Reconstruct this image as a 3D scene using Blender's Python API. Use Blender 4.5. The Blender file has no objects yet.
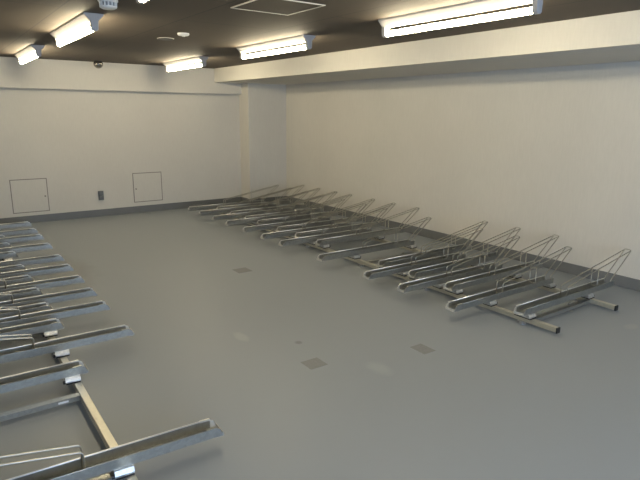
import bpy, bmesh, math, random
from mathutils import Vector, Matrix
random.seed(7)
C = bpy.context.scene.collection
S = bpy.context.scene

# ------------------------------------------------------------------ camera, world, light, exposure
YAW, PITCH, ROLL, FPX = 0.61889, 0.22962, 0.00874, 545.57594
D, H, ZB, W, XB, ZRB, HB, YC, XC = 9.31383, 2.42984, 2.00845, 5.57747, 4.25245, 2.19848, 0.11546, 8.96525, 4.78045
XL = -1.2          # left wall
YR = -2.6          # rear of the room, left open behind the camera; entrance assumed
BP = 0.10          # how far the beam stands out of the back wall
cd = bpy.data.cameras.new('camera'); cam = bpy.data.objects.new('camera', cd); C.objects.link(cam)
cy_, sy_ = math.cos(YAW), math.sin(YAW); cp_, sp_ = math.cos(PITCH), math.sin(PITCH)
fwd = Vector((sy_*cp_, cy_*cp_, -sp_)); right = Vector((cy_, -sy_, 0)); up = right.cross(fwd)
r2 = math.cos(ROLL)*right + math.sin(ROLL)*up; u2 = -math.sin(ROLL)*right + math.cos(ROLL)*up
M = Matrix((r2, u2, -fwd)).transposed().to_4x4(); M.translation = (0, 0, 1.7)
cam.matrix_world = M
cd.sensor_width = 36; cd.lens = FPX/640*36; cd.clip_start = 0.05
S.camera = cam
S.view_settings.view_transform = 'Standard'
try: S.view_settings.look = 'None'
except Exception: pass
S.view_settings.gamma = 1; S.view_settings.use_curve_mapping = False
S.view_settings.exposure = 0.72

wd = bpy.data.worlds.new('daylight'); S.world = wd; wd.use_nodes = True
wd.node_tree.nodes['Background'].inputs[0].default_value = (0.55, 0.72, 1.0, 1)
wd.node_tree.nodes['Background'].inputs[1].default_value = 0.25

def area(name, loc, target, sx, sy, power, col):
    l = bpy.data.lights.new(name, 'AREA'); l.shape = 'RECTANGLE'; l.size = sx; l.size_y = sy
    l.energy = power; l.color = col
    o = bpy.data.objects.new(name, l); C.objects.link(o); o.location = loc
    o.rotation_euler = (Vector(target)-Vector(loc)).to_track_quat('-Z', 'Y').to_euler()
    return o
# added cool fill behind the camera, standing in for an assumed entrance
area('cool_rear_fill', (1.0, YR+0.05, 1.25), (1.6, 3.0, 0.6), 3.4, 2.0, 120, (0.50, 0.70, 1.0))
TUBE = 40.0        # emission of the fluorescent tubes
TUBE_COL = (1.0, 0.87, 0.60, 1)

# ------------------------------------------------------------------ materials
def new_mat(name):
    m = bpy.data.materials.new(name); m.use_nodes = True
    nt = m.node_tree; b = nt.nodes['Principled BSDF']
    return m, nt, b
def N(nt, t, **kw):
    n = nt.nodes.new(t)
    for k, v in kw.items(): setattr(n, k, v)
    return n
def coords(nt, scale=(1, 1, 1)):
    g = N(nt, 'ShaderNodeNewGeometry'); mp = N(nt, 'ShaderNodeMapping')
    mp.inputs['Scale'].default_value = scale
    nt.links.new(g.outputs['Position'], mp.inputs['Vector'])
    return mp.outputs['Vector']
def ocoords(nt, scale=(1, 1, 1)):
    g = N(nt, 'ShaderNodeTexCoord'); mp = N(nt, 'ShaderNodeMapping')
    mp.inputs['Scale'].default_value = scale
    nt.links.new(g.outputs['Object'], mp.inputs['Vector'])
    return mp.outputs['Vector']
def noise(nt, vec, scale, detail=4, rough=0.55):
    n = N(nt, 'ShaderNodeTexNoise'); n.inputs['Scale'].default_value = scale
    n.inputs['Detail'].default_value = detail; n.inputs['Roughness'].default_value = rough
    nt.links.new(vec, n.inputs['Vector']); return n.outputs['Fac']
def ramp(nt, fac, a, b, p0=0.3, p1=0.7):
    r = N(nt, 'ShaderNodeValToRGB'); r.color_ramp.elements[0].position = p0; r.color_ramp.elements[1].position = p1
    r.color_ramp.elements[0].color = (*a, 1); r.color_ramp.elements[1].color = (*b, 1)
    nt.links.new(fac, r.inputs['Fac']); return r.outputs['Color']
def bump(nt, b, h, strength, dist):
    n = N(nt, 'ShaderNodeBump'); n.inputs['Strength'].default_value = strength; n.inputs['Distance'].default_value = dist
    nt.links.new(h, n.inputs['Height']); nt.links.new(n.outputs['Normal'], b.inputs['Normal'])
def plain(name, col, rough=0.5, metal=0.0, var=0.06, scale=20):
    m, nt, b = new_mat(name)
    v = ocoords(nt); f = noise(nt, v, scale)
    nt.links.new(ramp(nt, f, tuple(c*(1-var) for c in col), tuple(min(1, c*(1+var)) for c in col)), b.inputs['Base Color'])
    b.inputs['Roughness'].default_value = rough; b.inputs['Metallic'].default_value = metal
    return m
def wall_mat(name, col):
    m, nt, b = new_mat(name)
    f = noise(nt, coords(nt, (70, 70, 9)), 1, 4)       # fine vertical fibres of the wallpaper
    g = noise(nt, coords(nt), 1.1, 3)
    mx = N(nt, 'ShaderNodeMath', operation='MULTIPLY_ADD'); mx.inputs[1].default_value = 0.5
    nt.links.new(f, mx.inputs[0])
    hx = N(nt, 'ShaderNodeMath', operation='MULTIPLY'); hx.inputs[1].default_value = 0.5
    nt.links.new(g, hx.inputs[0]); nt.links.new(hx.outputs[0], mx.inputs[2])
    nt.links.new(ramp(nt, mx.outputs[0], tuple(c*0.965 for c in col), tuple(c*1.025 for c in col), 0.38, 0.62), b.inputs['Base Color'])
    b.inputs['Roughness'].default_value = 0.8; bump(nt, b, f, 0.15, 0.002)
    return m
def floor_mat():
    m, nt, b = new_mat('coated_floor')
    base = noise(nt, coords(nt), 1.3, 5, 0.6); fine = noise(nt, coords(nt), 24, 5, 0.75); mid = noise(nt, coords(nt, (1, 0.5, 1)), 6, 5, 0.65)
    a = N(nt, 'ShaderNodeMath', operation='ADD'); nt.links.new(base, a.inputs[0]); nt.links.new(mid, a.inputs[1])
    c = N(nt, 'ShaderNodeMath', operation='MULTIPLY_ADD'); c.inputs[1].default_value = 0.6
    nt.links.new(fine, c.inputs[0]); nt.links.new(a.outputs[0], c.inputs[2])
    col = ramp(nt, c.outputs[0], (0.272, 0.297, 0.320), (0.362, 0.386, 0.408), 1.14, 1.46)
    # a few scuffs with shapes of their own: (x, y, radius x, radius y, colour, strength)
    for (sx, sy, rx, ry, sc, st) in ((1.80, 3.57, 0.05, 0.11, (0.42, 0.43, 0.43), 0.35), (2.11, 3.23, 0.03, 0.035, (0.10, 0.10, 0.10), 0.5),
                                     (2.33, 2.55, 0.08, 0.13, (0.40, 0.42, 0.43), 0.3), (4.55, 1.95, 0.09, 0.05, (0.36, 0.36, 0.35), 0.45),
                                     (1.0, 6.2, 0.35, 0.9, (0.17, 0.165, 0.14), 0.35)):
        g = N(nt, 'ShaderNodeNewGeometry'); v = N(nt, 'ShaderNodeVectorMath', operation='SUBTRACT'); v.inputs[1].default_value = (sx, sy, 0)
        nt.links.new(g.outputs['Position'], v.inputs[0])
        s = N(nt, 'ShaderNodeVectorMath', operation='MULTIPLY'); s.inputs[1].default_value = (1/rx, 1/ry, 0); nt.links.new(v.outputs[0], s.inputs[0])
        l = N(nt, 'ShaderNodeVectorMath', operation='LENGTH'); nt.links.new(s.outputs[0], l.inputs[0])
        ad = N(nt, 'ShaderNodeMath', operation='MULTIPLY_ADD'); ad.inputs[1].default_value = 1.2; nt.links.new(mid, ad.inputs[0]); nt.links.new(l.outputs['Value'], ad.inputs[2])
        mr = N(nt, 'ShaderNodeMapRange'); mr.inputs['From Min'].default_value = 1.7; mr.inputs['From Max'].default_value = 1.1
        mr.inputs['To Min'].default_value = 0; mr.inputs['To Max'].default_value = st; nt.links.new(ad.outputs[0], mr.inputs['Value'])
        mix = N(nt, 'ShaderNodeMixRGB'); nt.links.new(mr.outputs[0], mix.inputs['Fac']); nt.links.new(col, mix.inputs['Color1']); mix.inputs['Color2'].default_value = (*sc, 1)
        col = mix.outputs['Color']
    nt.links.new(col, b.inputs['Base Color'])
    b.inputs['Roughness'].default_value = 0.42; b.inputs['Specular IOR Level'].default_value = 0.35
    bump(nt, b, fine, 0.25, 0.002)
    return m
def ceiling_mat():
    m, nt, b = new_mat('dark_ceiling_board')
    br = N(nt, 'ShaderNodeTexBrick'); br.offset = 0.5
    br.inputs['Scale'].default_value = 1; br.inputs['Brick Width'].default_value = 1.82; br.inputs['Row Height'].default_value = 0.91
    br.inputs['Mortar Size'].default_value = 0.006; br.inputs['Mortar Smooth'].default_value = 0.3
    br.inputs['Color1'].default_value = (0.072, 0.054, 0.036, 1); br.inputs['Color2'].default_value = (0.078, 0.058, 0.039, 1)
    br.inputs['Mortar'].default_value = (0.03, 0.025, 0.018, 1)
    g = N(nt, 'ShaderNodeNewGeometry'); mp = N(nt, 'ShaderNodeMapping'); mp.inputs['Rotation'].default_value = (0, 0, math.pi/2)
    nt.links.new(g.outputs['Position'], mp.inputs['Vector']); nt.links.new(mp.outputs[0], br.inputs['Vector'])
    nt.links.new(br.outputs['Color'], b.inputs['Base Color']); b.inputs['Roughness'].default_value = 0.75
    bump(nt, b, noise(nt, coords(nt), 90, 3), 0.2, 0.002)
    return m
def steel_mat(name, col, rough, spangle=0.12):
    m, nt, b = new_mat(name)
    v = ocoords(nt); vo = N(nt, 'ShaderNodeTexVoronoi'); vo.inputs['Scale'].default_value = 60; nt.links.new(v, vo.inputs['Vector'])
    f = noise(nt, v, 14, 4)
    a = N(nt, 'ShaderNodeMixRGB'); a.inputs['Fac'].default_value = 0.5
    nt.links.new(vo.outputs['Color'], a.inputs['Color1']); nt.links.new(f, a.inputs['Color2'])
    bw = N(nt, 'ShaderNodeRGBToBW'); nt.links.new(a.outputs[0], bw.inputs[0])
    nt.links.new(ramp(nt, bw.outputs[0], tuple(c*(1-spangle) for c in col), tuple(min(1, c*(1+spangle)) for c in col)), b.inputs['Base Color'])
    mr = N(nt, 'ShaderNodeMapRange'); mr.inputs['To Min'].default_value = rough-0.06; mr.inputs['To Max'].default_value = rough+0.1
    mr.inputs['To Min'].default_value = rough-0.03; mr.inputs['To Max'].default_value = rough+0.05
    nt.links.new(bw.outputs[0], mr.inputs['Value']); nt.links.new(mr.outputs[0], b.inputs['Roughness'])
    b.inputs['Metallic'].default_value = 0.92
    return m
m_wall = wall_mat('cream_wallpaper', (0.60, 0.575, 0.52))
m_floor = floor_mat(); m_ceil = ceiling_mat()
m_skirt = plain('grey_vinyl_skirting', (0.155, 0.160, 0.160), 0.45, 0, 0.05, 6)
m_patch = plain('floor_repair_patch', (0.205, 0.215, 0.212), 0.6, 0, 0.08, 60)
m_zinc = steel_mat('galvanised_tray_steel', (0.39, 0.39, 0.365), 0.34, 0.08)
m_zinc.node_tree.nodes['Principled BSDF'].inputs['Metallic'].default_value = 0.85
m_lip = steel_mat('lip_highlight_steel', (0.82, 0.81, 0.76), 0.38, 0.03)  # highlight on the tray lips put into a lighter steel colour
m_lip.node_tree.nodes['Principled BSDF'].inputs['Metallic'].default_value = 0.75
m_zincb = steel_mat('bright_zinc_plate', (0.55, 0.56, 0.57), 0.36, 0.12)
m_rail = steel_mat('galvanised_rail', (0.62, 0.60, 0.52), 0.40, 0.03)
m_wire = steel_mat('wire_steel', (0.44, 0.42, 0.36), 0.36, 0.05)
m_black = plain('black_plastic', (0.012, 0.012, 0.013), 0.45)
m_cap = plain('pale_grey_plastic', (0.45, 0.44, 0.40), 0.35)
m_sticker = plain('white_sticker', (0.85, 0.86, 0.88), 0.4)
m_fix = plain('white_lamp_enamel', (0.38, 0.37, 0.37), 0.4, 0, 0.02)
m_white = plain('white_plastic', (0.75, 0.74, 0.70), 0.4, 0, 0.03)
m_alu = plain('hatch_frame_aluminium', (0.24, 0.225, 0.20), 0.45, 0.2, 0.04)
m_ceilframe = plain('pale_ceiling_frame', (0.62, 0.58, 0.50), 0.45, 0.1, 0.04)
m_socket = plain('grey_steel_socket_plate', (0.16, 0.16, 0.15), 0.4, 0.6)
m_grille = plain('grey_grille', (0.33, 0.33, 0.32), 0.5)
m_dome, _nt, _b = new_mat('black_mirror_dome'); _b.inputs['Base Color'].default_value = (0.35, 0.33, 0.30, 1); _b.inputs['Metallic'].default_value = 0.9; _b.inputs['Roughness'].default_value = 0.08; _b.inputs['Specular IOR Level'].default_value = 1.0
m_tube, _nt, _b = new_mat('lit_fluorescent_tube')
_b.inputs['Base Color'].default_value = (0.9, 0.9, 0.85, 1)
_b.inputs['Emission Color'].default_value = TUBE_COL; _b.inputs['Emission Strength'].default_value = TUBE

# ------------------------------------------------------------------ helpers
def obj(name, bm, m, parent=None, loc=None, smooth=False, bev=0.0):
    bmesh.ops.recalc_face_normals(bm, faces=bm.faces)
    me = bpy.data.meshes.new(name); bm.to_mesh(me); bm.free()
    me.materials.append(m)
    if smooth:
        for f in me.polygons: f.use_smooth = True
    o = bpy.data.objects.new(name, me); C.objects.link(o)
    if parent: o.parent = parent
    if loc: o.location = loc
    if bev:
        md = o.modifiers.new('bevel', 'BEVEL'); md.width = bev; md.segments = 2; md.limit_method = 'ANGLE'
    return o
def box(bm, x0, x1, y0, y1, z0, z1):
    vs = [bm.verts.new((x, y, z)) for x in (x0, x1) for y in (y0, y1) for z in (z0, z1)]
    for f in ((0,1,3,2), (4,6,7,5), (0,4,5,1), (2,3,7,6), (0,2,6,4), (1,5,7,3)): bm.faces.new([vs[i] for i in f])
def prism(bm, pts, axis, a, b):
    """closed outline pts (2-D) swept along axis between a and b"""
    def mk(p, t): return {'x': (t, p[0], p[1]), 'y': (p[0], t, p[1]), 'z': (p[0], p[1], t)}[axis]
    A = [bm.verts.new(mk(p, a)) for p in pts]; B = [bm.verts.new(mk(p, b)) for p in pts]
    n = len(pts)
    for i in range(n): bm.faces.new((A[i], A[(i+1)%n], B[(i+1)%n], B[i]))
    bm.faces.new(A[::-1]); bm.faces.new(B)
def cyl(bm, p, q, r, n=16, r2=None):
    p = Vector(p); q = Vector(q); d = q-p
    M = Matrix.Translation((p+q)/2) @ d.to_track_quat('Z', 'Y').to_matrix().to_4x4()
    bmesh.ops.create_cone(bm, cap_ends=True, segments=n, radius1=r, radius2=r if r2 is None else r2, depth=d.length, matrix=M)
def tube(bm, pts, r, n=8, closed=False):
    """smooth round wire through pts, mitred at the corners"""
    P = [Vector(p) for p in pts]; k = len(P); rings = []
    prev = None
    for i in range(k):
        a = P[i-1] if (i > 0 or closed) else None; c = P[(i+1)%k] if (i < k-1 or closed) else None
        t = ((P[i]-a).normalized() if a is not None else Vector()) + ((c-P[i]).normalized() if c is not None else Vector())
        t.normalize()
        u = prev - t*prev.dot(t) if prev is not None else (Vector((0, 1, 0)) if abs(t.y) < 0.9 else Vector((1, 0, 0)))
        u = (u - t*u.dot(t)).normalized(); prev = u; v = t.cross(u)
        rings.append([bm.verts.new(P[i] + r*(math.cos(2*math.pi*j/n)*u + math.sin(2*math.pi*j/n)*v)) for j in range(n)])
    for i in range(k if closed else k-1):
        A, B = rings[i], rings[(i+1)%k]
        for j in range(n): bm.faces.new((A[j], A[(j+1)%n], B[(j+1)%n], B[j]))
    if not closed: bm.faces.new(rings[0][::-1]); bm.faces.new(rings[-1])
def rounded(pts, rad, seg=4):
    """replace inner corners of an open polyline with arcs"""
    P = [Vector(p) for p in pts]; out = [P[0]]
    for i in range(1, len(P)-1):
        a = (P[i-1]-P[i]); c = (P[i+1]-P[i]); r = min(rad, a.length*0.45, c.length*0.45)
        s = P[i]+a.normalized()*r; e = P[i]+c.normalized()*r
        for k in range(seg+1):
            t = k/seg; out.append((1-t)**2*s + 2*t*(1-t)*P[i] + t*t*e)
    out.append(P[-1]); return out
def lathe(bm, prof, n=32, cx=0, cy=0):
    rings = [[bm.verts.new((cx+r*math.cos(2*math.pi*j/n), cy+r*math.sin(2*math.pi*j/n), z)) for j in range(n)] for r, z in prof]
    for A, B in zip(rings, rings[1:]):
        for j in range(n): bm.faces.new((A[j], A[(j+1)%n], B[(j+1)%n], B[j]))
    bm.faces.new(rings[0][::-1]); bm.faces.new(rings[-1])
def BM(): return bmesh.new()
def boxes(name, bs, m, parent=None, **kw):
    bm = BM()
    for b in bs: box(bm, *b)
    return obj(name, bm, m, parent, **kw)
def struct(o, par=False):
    o['kind'] = 'structure'; return o
def thing(name, label, cat, loc=(0, 0, 0), group=None):
    o = bpy.data.objects.new(name, None); C.objects.link(o); o.location = loc; o.empty_display_size = 0.1
    o['label'] = label; o['category'] = cat
    if group: o['group'] = group
    return o
def tag(o, label, cat, group=None):
    o['label'] = label; o['category'] = cat
    if group: o['group'] = group
    return o
def copy_tree(o, parent=None):
    c = o.copy(); C.objects.link(c)
    if parent: c.parent = parent
    for ch in list(o.children): copy_tree(ch, c)
    return c

# ------------------------------------------------------------------ room shell
T = 0.15
struct(boxes('floor', [(XL-T, W+T, YR, D+T, -0.15, 0)], m_floor))
struct(boxes('ceiling', [(XL-T, W+T, YR, D+T, H, H+0.15)], m_ceil))
struct(boxes('wall_back', [(XL-T, W+T, D, D+T, 0, H)], m_wall))
struct(boxes('wall_right', [(W, W+T, YR, D, 0, H)], m_wall))
struct(boxes('wall_left', [(XL-T, XL, YR, D, 0, H)], m_wall))
struct(boxes('trim_1', [(XL, XC, D-BP, D, ZB, H)], m_wall))            # beam along the back wall
struct(boxes('trim_2', [(XB, W, YR, D-BP, ZRB, H), (XC, W, D-BP, D, ZRB, H)], m_wall))              # boxed soffit along the right wall
struct(boxes('trim_3', [(XC, W, YC, D, 0, ZRB)], m_wall))              # corner pillar
B = 0.012
struct(boxes('baseboard_back', [(XL+B, XC-B, D-B, D, 0, HB), (XC-B, XC, YC-B, D, 0, HB), (XC, W-B, YC-B, YC, 0, HB)], m_skirt, bev=0.003))
struct(boxes('baseboard_right', [(W-B, W, YR, YC, 0, HB)], m_skirt, bev=0.003))
struct(boxes('baseboard_left', [(XL, XL+B, YR, D, 0, HB)], m_skirt, bev=0.003))

# ------------------------------------------------------------------ ceiling lamps
LL = 1.40
def make_lamp():
    t = thing('ceiling_lamp', 'x', 'lamp', (0, 0, H))
    bm = BM()                                                            # inverted-trapezoid body
    prism(bm, [(-0.075, 0), (0.075, 0), (0.072, -0.012), (0.026, -0.058), (-0.026, -0.058), (-0.072, -0.012)], 'y', -LL/2, LL/2)
    obj('lamp_body', bm, m_fix, t)
    for s in (-1, 1):
        bm = BM(); a, b = sorted((s*(LL/2-0.030), s*(LL/2+0.006)))
        prism(bm, [(-0.03, -0.055), (0.03, -0.055), (0.026, -0.118), (0.014, -0.130), (-0.014, -0.130), (-0.026, -0.118)], 'y', a, b)
        obj('lamp_socket', bm, m_fix, t, bev=0.002)
    bm = BM(); cyl(bm, (0, -LL/2+0.03, -0.106), (0, LL/2-0.03, -0.106), 0.021, 20)
    obj('fluorescent_tube', bm, m_tube, t, smooth=True)
    return t
lamp = make_lamp(); first = True
lamps = [(3.15, 5.33, 'lit fluorescent batten on ceiling beside middle of boxed soffit, seen whole above rack'),
         (3.22, 7.98, 'small lit fluorescent batten on ceiling near back wall, close to the corner pillar'),
         (3.15, 2.84, 'largest lit fluorescent batten in view, at top edge beside the pale soffit'),
         (1.17, 5.37, 'lit fluorescent batten on ceiling near the slotted white detector at top edge'),
         (1.18, 8.0, 'leftmost lit fluorescent batten, touching top of back wall in the far left corner'),
         (1.10, 2.64, 'lit fluorescent batten of which only the far tip shows at top picture edge'),
         (1.17, 0.10, 'fluorescent batten on ceiling above viewpoint, left line of lamps'),
         (3.15, 0.10, 'fluorescent batten on ceiling beside viewpoint, right line of lamps')]
for x, y, lab in lamps:
    o = lamp if first else copy_tree(lamp); first = False
    o.location = (x, y, H); tag(o, lab, 'lamp', 'fluorescent battens on the ceiling')

# ------------------------------------------------------------------ ceiling fittings
t = thing('ceiling_hatch', 'square ceiling hatch with thin pale metal frame', 'hatch', (2.14, 3.55, H))
fr = [(-0.243, 0.243, -0.248, -0.236, -0.006, 0), (-0.243, 0.243, 0.236, 0.248, -0.006, 0), (-0.243, -0.231, -0.236, 0.236, -0.006, 0), (0.231, 0.243, -0.236, 0.236, -0.006, 0)]
boxes('hatch_frame', fr, m_ceilframe, t); boxes('hatch_panel', [(-0.231, 0.231, -0.236, 0.236, -0.004, 0)], m_ceil, t)

t = thing('fire_detector', 'white slotted round detector hanging at top picture edge beside a lamp', 'detector', (1.115, 4.06, H))
bm = BM(); lathe(bm, [(0.066, 0), (0.066, -0.012), (0.058, -0.018), (0.001, -0.018)], 32); obj('detector_base', bm, m_white, t)
bm = BM(); lathe(bm, [(0.044, -0.016), (0.044, -0.044), (0.001, -0.044)], 24); obj('detector_core', bm, m_grille, t)
bm = BM()
for k in range(14):
    a = 2*math.pi*k/14; cyl(bm, (0.052*math.cos(a), 0.052*math.sin(a), -0.045), (0.054*math.cos(a), 0.054*math.sin(a), -0.016), 0.0055, 6)
obj('slotted_cage', bm, m_white, t)
bm = BM(); lathe(bm, [(0.057, -0.043), (0.055, -0.052), (0.04, -0.060), (0.001, -0.062)], 32); obj('detector_cap', bm, m_white, t)

t = thing('smoke_detector', 'small round white detector on dark ceiling', 'detector', (2.14, 5.30, H))
bm = BM(); lathe(bm, [(0.056, 0), (0.056, -0.012), (0.046, -0.022), (0.001, -0.024)], 32); obj('detector_body', bm, m_white, t)
bm = BM(); lathe(bm, [(0.016, -0.020), (0.016, -0.030), (0.001, -0.031)], 20); obj('detector_sensor', bm, m_white, t)

t = thing('ceiling_cover_plate', 'dark round recessed plate with thin pale rim on ceiling beside the white detector', 'cover', (2.14, 5.78, H))
bm = BM(); lathe(bm, [(0.085, 0), (0.085, -0.004), (0.078, -0.006), (0.077, -0.001)], 36); obj('cover_rim', bm, m_ceilframe, t)
bm = BM(); lathe(bm, [(0.077, 0), (0.077, -0.008), (0.06, -0.012), (0.001, -0.012)], 36); obj('cover_disc', bm, m_black, t)

t = thing('dome_camera', 'black glossy dome camera on ceiling in front of the back wall beam', 'camera', (2.26, 9.0, H))
bm = BM(); lathe(bm, [(0.060, 0), (0.060, -0.010), (0.055, -0.014), (0.001, -0.014)], 32); obj('camera_base', bm, m_black, t)
bm = BM(); lathe(bm, [(0.058, -0.010)] + [(0.070*math.cos(a), -0.040-0.070*math.sin(a)) for a in [math.pi/2*i/10 for i in range(10)]] + [(0.001, -0.110)], 32)
obj('camera_dome', bm, m_dome, t, smooth=True)

# ------------------------------------------------------------------ hatches and socket in the back wall
def wall_hatch(x0, x1, z0, z1, knob_right, label):
    t = thing('access_hatch', label, 'hatch', ((x0+x1)/2, D, z0), 'square access hatches low in the back wall')
    w = (x1-x0)/2; h = z1-z0; f = 0.013
    boxes('hatch_frame', [(-w, w, -0.006, 0, 0, f), (-w, w, -0.006, 0, h-f, h), (-w, -w+f, -0.006, 0, f, h-f), (w-f, w, -0.006, 0, f, h-f)], m_alu, t)
    boxes('hatch_door', [(-w+f, w-f, -0.004, 0, f, h-f)], m_wall, t)
    kx = (w-0.045) if knob_right else (-w+0.045)
    bm = BM(); cyl(bm, (kx, -0.014, h*0.46), (kx, -0.003, h*0.46), 0.013, 16); obj('latch', bm, m_alu, t)
    return t
wall_hatch(2.745, 3.243, 0.180, 0.680, False, 'square access hatch low in back wall, right of the grey socket, latch on its left')
wall_hatch(0.926, 1.435, 0.165, 0.680, True, 'square access hatch low in back wall, left of the grey socket, latch on its right')
t = thing('wall_socket', 'dark grey metal power socket low on back wall between the two hatches', 'socket', (2.215, D, 0.345))
boxes('cover_plate', [(-0.042, 0.042, -0.012, 0, -0.075, 0.075)], m_socket, t, bev=0.003)
boxes('flip_lid', [(-0.034, 0.034, -0.034, -0.012, -0.062, -0.002)], m_socket, t, bev=0.004)
boxes('flip_lid', [(-0.034, 0.034, -0.034, -0.012, 0.004, 0.064)], m_socket, t, bev=0.004)

# ------------------------------------------------------------------ floor patches
for x0, x1, y0, y1, lab in ((1.933, 2.073, 2.803, 2.937, 'square darker repair patch in the middle of the floor'),
                            (2.746, 2.862, 2.538, 2.689, 'square darker repair patch on floor nearest to the right rack'),
                            (2.572, 2.736, 5.111, 5.282, 'faint square darker repair patch on the far part of the floor')):
    bm = BM(); box(bm, x0, x1, y0, y1, 0, 0.0012)
    tag(obj('floor_patch', bm, m_patch), lab, 'patch', 'repair patches on the floor')

# ------------------------------------------------------------------ bicycle rack
# a tray lies along local -X: tip at x = 0, running to x = -TL towards the wall; z from the floor
TL, TZ0, TZ1, HWD = 1.42, 0.108, 0.160, 0.047
def make_tray(rail_near, bright):
    """rail_near: distance from tip to the front rail"""
    t = thing('bicycle_tray', 'x', 'bicycle tray')
    bm = BM(); lips = []; th = 0.0025; fl = 0.009
    # floor of the channel, its front lip turned up
    box(bm, -TL, -0.012, -HWD, HWD, TZ0, TZ0+th)
    for s in (-1, 1):
        # side wall with a rounded front end
        arc = [(-0.012-0.045*(1-math.sin(a)) , TZ0+th+(TZ1-TZ0-th)*(1-math.cos(a))) for a in [math.pi/2*i/6 for i in range(7)]]
        top = [(-0.060+0.0, TZ1)]
        out = [(-TL, TZ0+th), (-0.012-0.045, TZ0+th)]
        # outline: bottom from the back to the front, quarter round up to the lip, back along the top
        q = [( -0.016 - 0.040*(1-math.cos(a)), TZ0+th + (TZ1-TZ0-th)*math.sin(a)) for a in [math.pi/2*i/7 for i in range(8)]]
        pts = [(-TL, TZ0+th)] + q + [(-TL, TZ1)]
        a, b = sorted((s*HWD, s*(HWD-th))); prism(bm, pts, 'y', a, b)
        lips.append(s)
    ch_ = obj('channel', bm, m_zinc, t)
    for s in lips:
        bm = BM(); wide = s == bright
        tube(bm, [(-TL, s*HWD, TZ1), (-0.080, s*HWD, TZ1)], 0.0048 if wide else 0.0022, 10); obj('rolled_lip', bm, m_lip if wide else m_zinc, ch_, smooth=True)  # far lip carries the painted highlight, near lip stays plain tray steel
    # turned-up front lip and the clips over the ends of the side walls
    bm = BM()
    prism(bm, [(-0.030, TZ0-0.003), (0.002, TZ0-0.003), (0.006, TZ0+0.004), (0.004, TZ0+0.020), (0.001, TZ0+0.020), (0.0, TZ0+0.006), (-0.030, TZ0+0.003)], 'y', -HWD-0.001, HWD+0.001)
    obj('front_lip', bm, m_cap, t)
    for s in (-1, 1):
        bm = BM()
        a, b = sorted((s*(HWD-0.006), s*(HWD+0.006)))
        prism(bm, [(-0.085, TZ1-0.004), (-0.030, TZ1-0.006), (-0.030, TZ1), (-0.036, TZ1+0.004), (-0.085, TZ1+0.004)], 'y', a, b)
        a, b = sorted((s*(HWD+0.0015), s*(HWD-0.003)))
        prism(bm, [(-0.030, TZ0), (0.002, TZ0), (-0.012, TZ1-0.012), (-0.030, TZ1-0.004)], 'y', a, b)
        obj('end_clip', bm, m_lip if s == bright else m_zinc, t)  # far clip takes the same painted highlight
    # wire wheel guide: two side wires joined at the peak
    R = 0.0048; ys = 0.031
    bm = BM()
    line = [(-1.385, -ys, TZ0+0.02), (-1.385, -ys, TZ1+0.01), (-1.715, -ys, 0.412), (-0.645, -ys, 0.235), (-0.645, -ys, TZ0+0.01)]
    left = rounded(line, 0.02)
    tube(bm, left, R)
    tube(bm, [(p[0], -p[1], p[2]) for p in left], R)
    tube(bm, rounded([(-1.682, -ys, 0.388), (-1.705, -ys, 0.418), (-1.705, ys, 0.418), (-1.682, ys, 0.388)], 0.02), R)
    obj('wheel_guide', bm, m_wire, t, smooth=True)
    bm = BM()
    zz = 0.235 + (0.412-0.235)*(1.14-0.645)/(1.715-0.645)
    for s in (-1, 1): tube(bm, rounded([(-1.14, s*ys, zz), (-1.14, s*ys, TZ1+0.004), (-1.11, s*(HWD+0.004), TZ1+0.003), (-1.07, s*(HWD+0.004), TZ1+0.003)], 0.008), 0.0036)
    tube(bm, [(-1.14, -ys, TZ1-0.01), (-1.14, ys, TZ1-0.01)], 0.0036)
    obj('guide_stay', bm, m_wire, t, smooth=True)
    # sliding carriages that clasp the two rails
    for xr in (rail_near, rail_near+0.90):
        w = 0.044; l = 0.072
        bm = BM()
        prism(bm, [(-l, 0.078), (l, 0.078), (l, 0.088), (l-0.012, TZ0), (-l+0.012, TZ0), (-l, 0.088)], 'x', -xr-w, -xr+w)
        c = obj('carriage', bm, m_zincb, t, bev=0.0015)
        boxes('glide_pad', [(-xr-w+0.003, -xr+w-0.003, -l-0.003, l+0.003, 0.0705, 0.078)], m_black, c)
        for sy in (-1, 1):
            bm = BM(); cyl(bm, (-xr-w-0.012, sy*(l-0.014), 0.083), (-xr-w, sy*(l-0.014), 0.083), 0.010, 14)
            obj('clamp_knob', bm, m_black, c)
    return t
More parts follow.
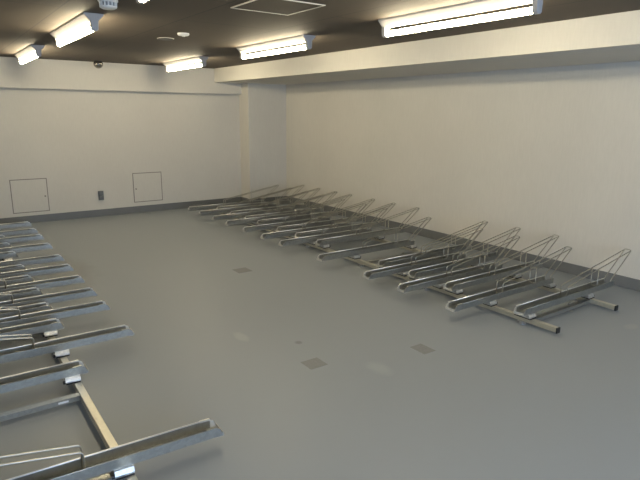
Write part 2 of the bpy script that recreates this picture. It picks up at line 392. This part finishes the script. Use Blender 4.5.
def rack_frame(name, label, xf, sgn, y0, y1, ties, feet, capped):
    """xf: x of the front rail; sgn: +1 when the back of the rack lies towards +x"""
    t = thing(name, label, 'rack frame', (xf, y0, 0))
    for xr in (0, sgn*0.90):
        r = boxes('rail', [(xr-0.021, xr+0.021, 0, y1-y0, 0.030, 0.070)], m_rail, t, bev=0.003)
        boxes('rail_cap', [(xr-0.023, xr+0.023, -0.012, 0, 0.025, 0.0703)], m_black, r, bev=0.002)
        boxes('rail_cap', [(xr-0.023, xr+0.023, y1-y0, y1-y0+0.012, 0.025, 0.0703)], m_black, r, bev=0.002)
    for yt in ties:
        a, b = sorted((-sgn*0.0, sgn*0.90)); yy = yt-y0
        c = boxes('cross_tie', [(a+0.021, b-0.021, yy-0.022, yy+0.022, 0.058, 0.061), (a+0.021, b-0.021, yy-0.022, yy-0.019, 0.032, 0.058)], m_zinc, t)
        xs = a+0.06 if sgn > 0 else b-0.16
        xm = (a+b)/2 + sgn*0.17; bm = BM()
        box(bm, xm-0.022, xm+0.022, yy+0.022, yy+0.026, 0.003, 0.075); box(bm, xm-0.022, xm+0.022, yy-0.012, yy+0.034, 0, 0.003)
        obj('floor_bracket', bm, m_zinc, c)
        if capped == 'stickers':
            boxes('sticker', [(xs+0.02, xs+0.075, yy-0.0235, yy-0.022, 0.040, 0.052)], m_sticker, c)
    for xr in (0, sgn*0.90):
        for yt in feet:
            yy = yt-y0; bm = BM()
            box(bm, xr-0.030, xr+0.030, yy-0.03, yy+0.03, 0.024, 0.030); cyl(bm, (xr, yy, 0.006), (xr, yy, 0.026), 0.008, 12)
            f = obj('foot', bm, m_zincb, t)
            bm = BM(); cyl(bm, (xr, yy, 0), (xr, yy, 0.008), 0.028, 20); obj('foot_pad', bm, m_zincb, f)
    return t
rack_frame('rack_frame', 'galvanised rail frame of the right-hand rack with black end caps', 3.86, 1, 2.19, 8.75,
           (2.43, 4.55, 6.65, 8.6), (2.50, 3.6, 4.6, 5.7, 6.7, 7.7, 8.6), 'none')
rack_frame('rack_frame', 'galvanised rail frame of the left-hand rack, long yellowish rail running into foreground', 0.57, -1, 1.35, 9.0,
           (2.35, 3.22, 5.0, 7.0, 8.8), (1.5, 2.55, 4.0, 5.0, 6.0, 7.0, 8.0, 8.8), 'stickers')

ORD = ['second', 'third', 'fourth', 'fifth', 'sixth', 'seventh', 'eighth', 'ninth', 'tenth', 'eleventh']
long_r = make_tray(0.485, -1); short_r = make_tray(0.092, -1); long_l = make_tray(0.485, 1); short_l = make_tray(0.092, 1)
used = {id(q): False for q in (long_r, short_r, long_l, short_l)}
def place(proto, x, y, rz, label, group):
    if not used[id(proto)]: o = proto; used[id(proto)] = True
    else: o = copy_tree(proto)
    o.location = (x, y, 0); o.rotation_euler = (0, 0, rz); tag(o, label, 'bicycle tray', group)
RL = [2.86, 3.45, 3.94, 4.74, 5.56, 6.01, 6.52, 7.05, 7.51, 8.01, 8.46]
RS = [2.48, 3.24, 3.72, 4.18, 5.34, 5.82, 6.28, 6.84, 7.23, 7.72, 8.22]
LLg = [2.33, 3.86, 4.50, 4.92, 5.38, 5.86, 6.32, 6.97, 7.54, 7.98, 8.52]
LS = [3.43, 4.28, 4.72, 5.19, 5.65, 6.10, 6.76, 7.25, 7.75, 8.25]
def lab(kind, side, i, n):
    if i == 0: pos = 'nearest of its row'
    elif i == n-1: pos = 'farthest, by the back wall'
    else: pos = '%s from the near end' % ORD[i-1]
    head = 'protruding' if kind == 'long' else 'set-back'
    return '%s steel bicycle tray of the %s rack, %s' % (head, side, pos)
for i, y in enumerate(RL): place(long_r, 3.37, y, math.pi, lab('long', 'right', i, len(RL)), 'forward-set trays of the right rack')
for i, y in enumerate(RS): place(short_r, 3.765, y, math.pi, lab('short', 'right', i, len(RS)), 'set-back trays of the right rack')
for i, y in enumerate(LLg): place(long_l, 1.035 if i == 0 else 1.055, y, -0.05 if i == 0 else -0.01, lab('long', 'left', i, len(LLg)), 'forward-set trays of the left rack')
for i, y in enumerate(LS): place(short_l, 0.64 if i == 0 else 0.662, y, 0, lab('short', 'left', i, len(LS)), 'set-back trays of the left rack')
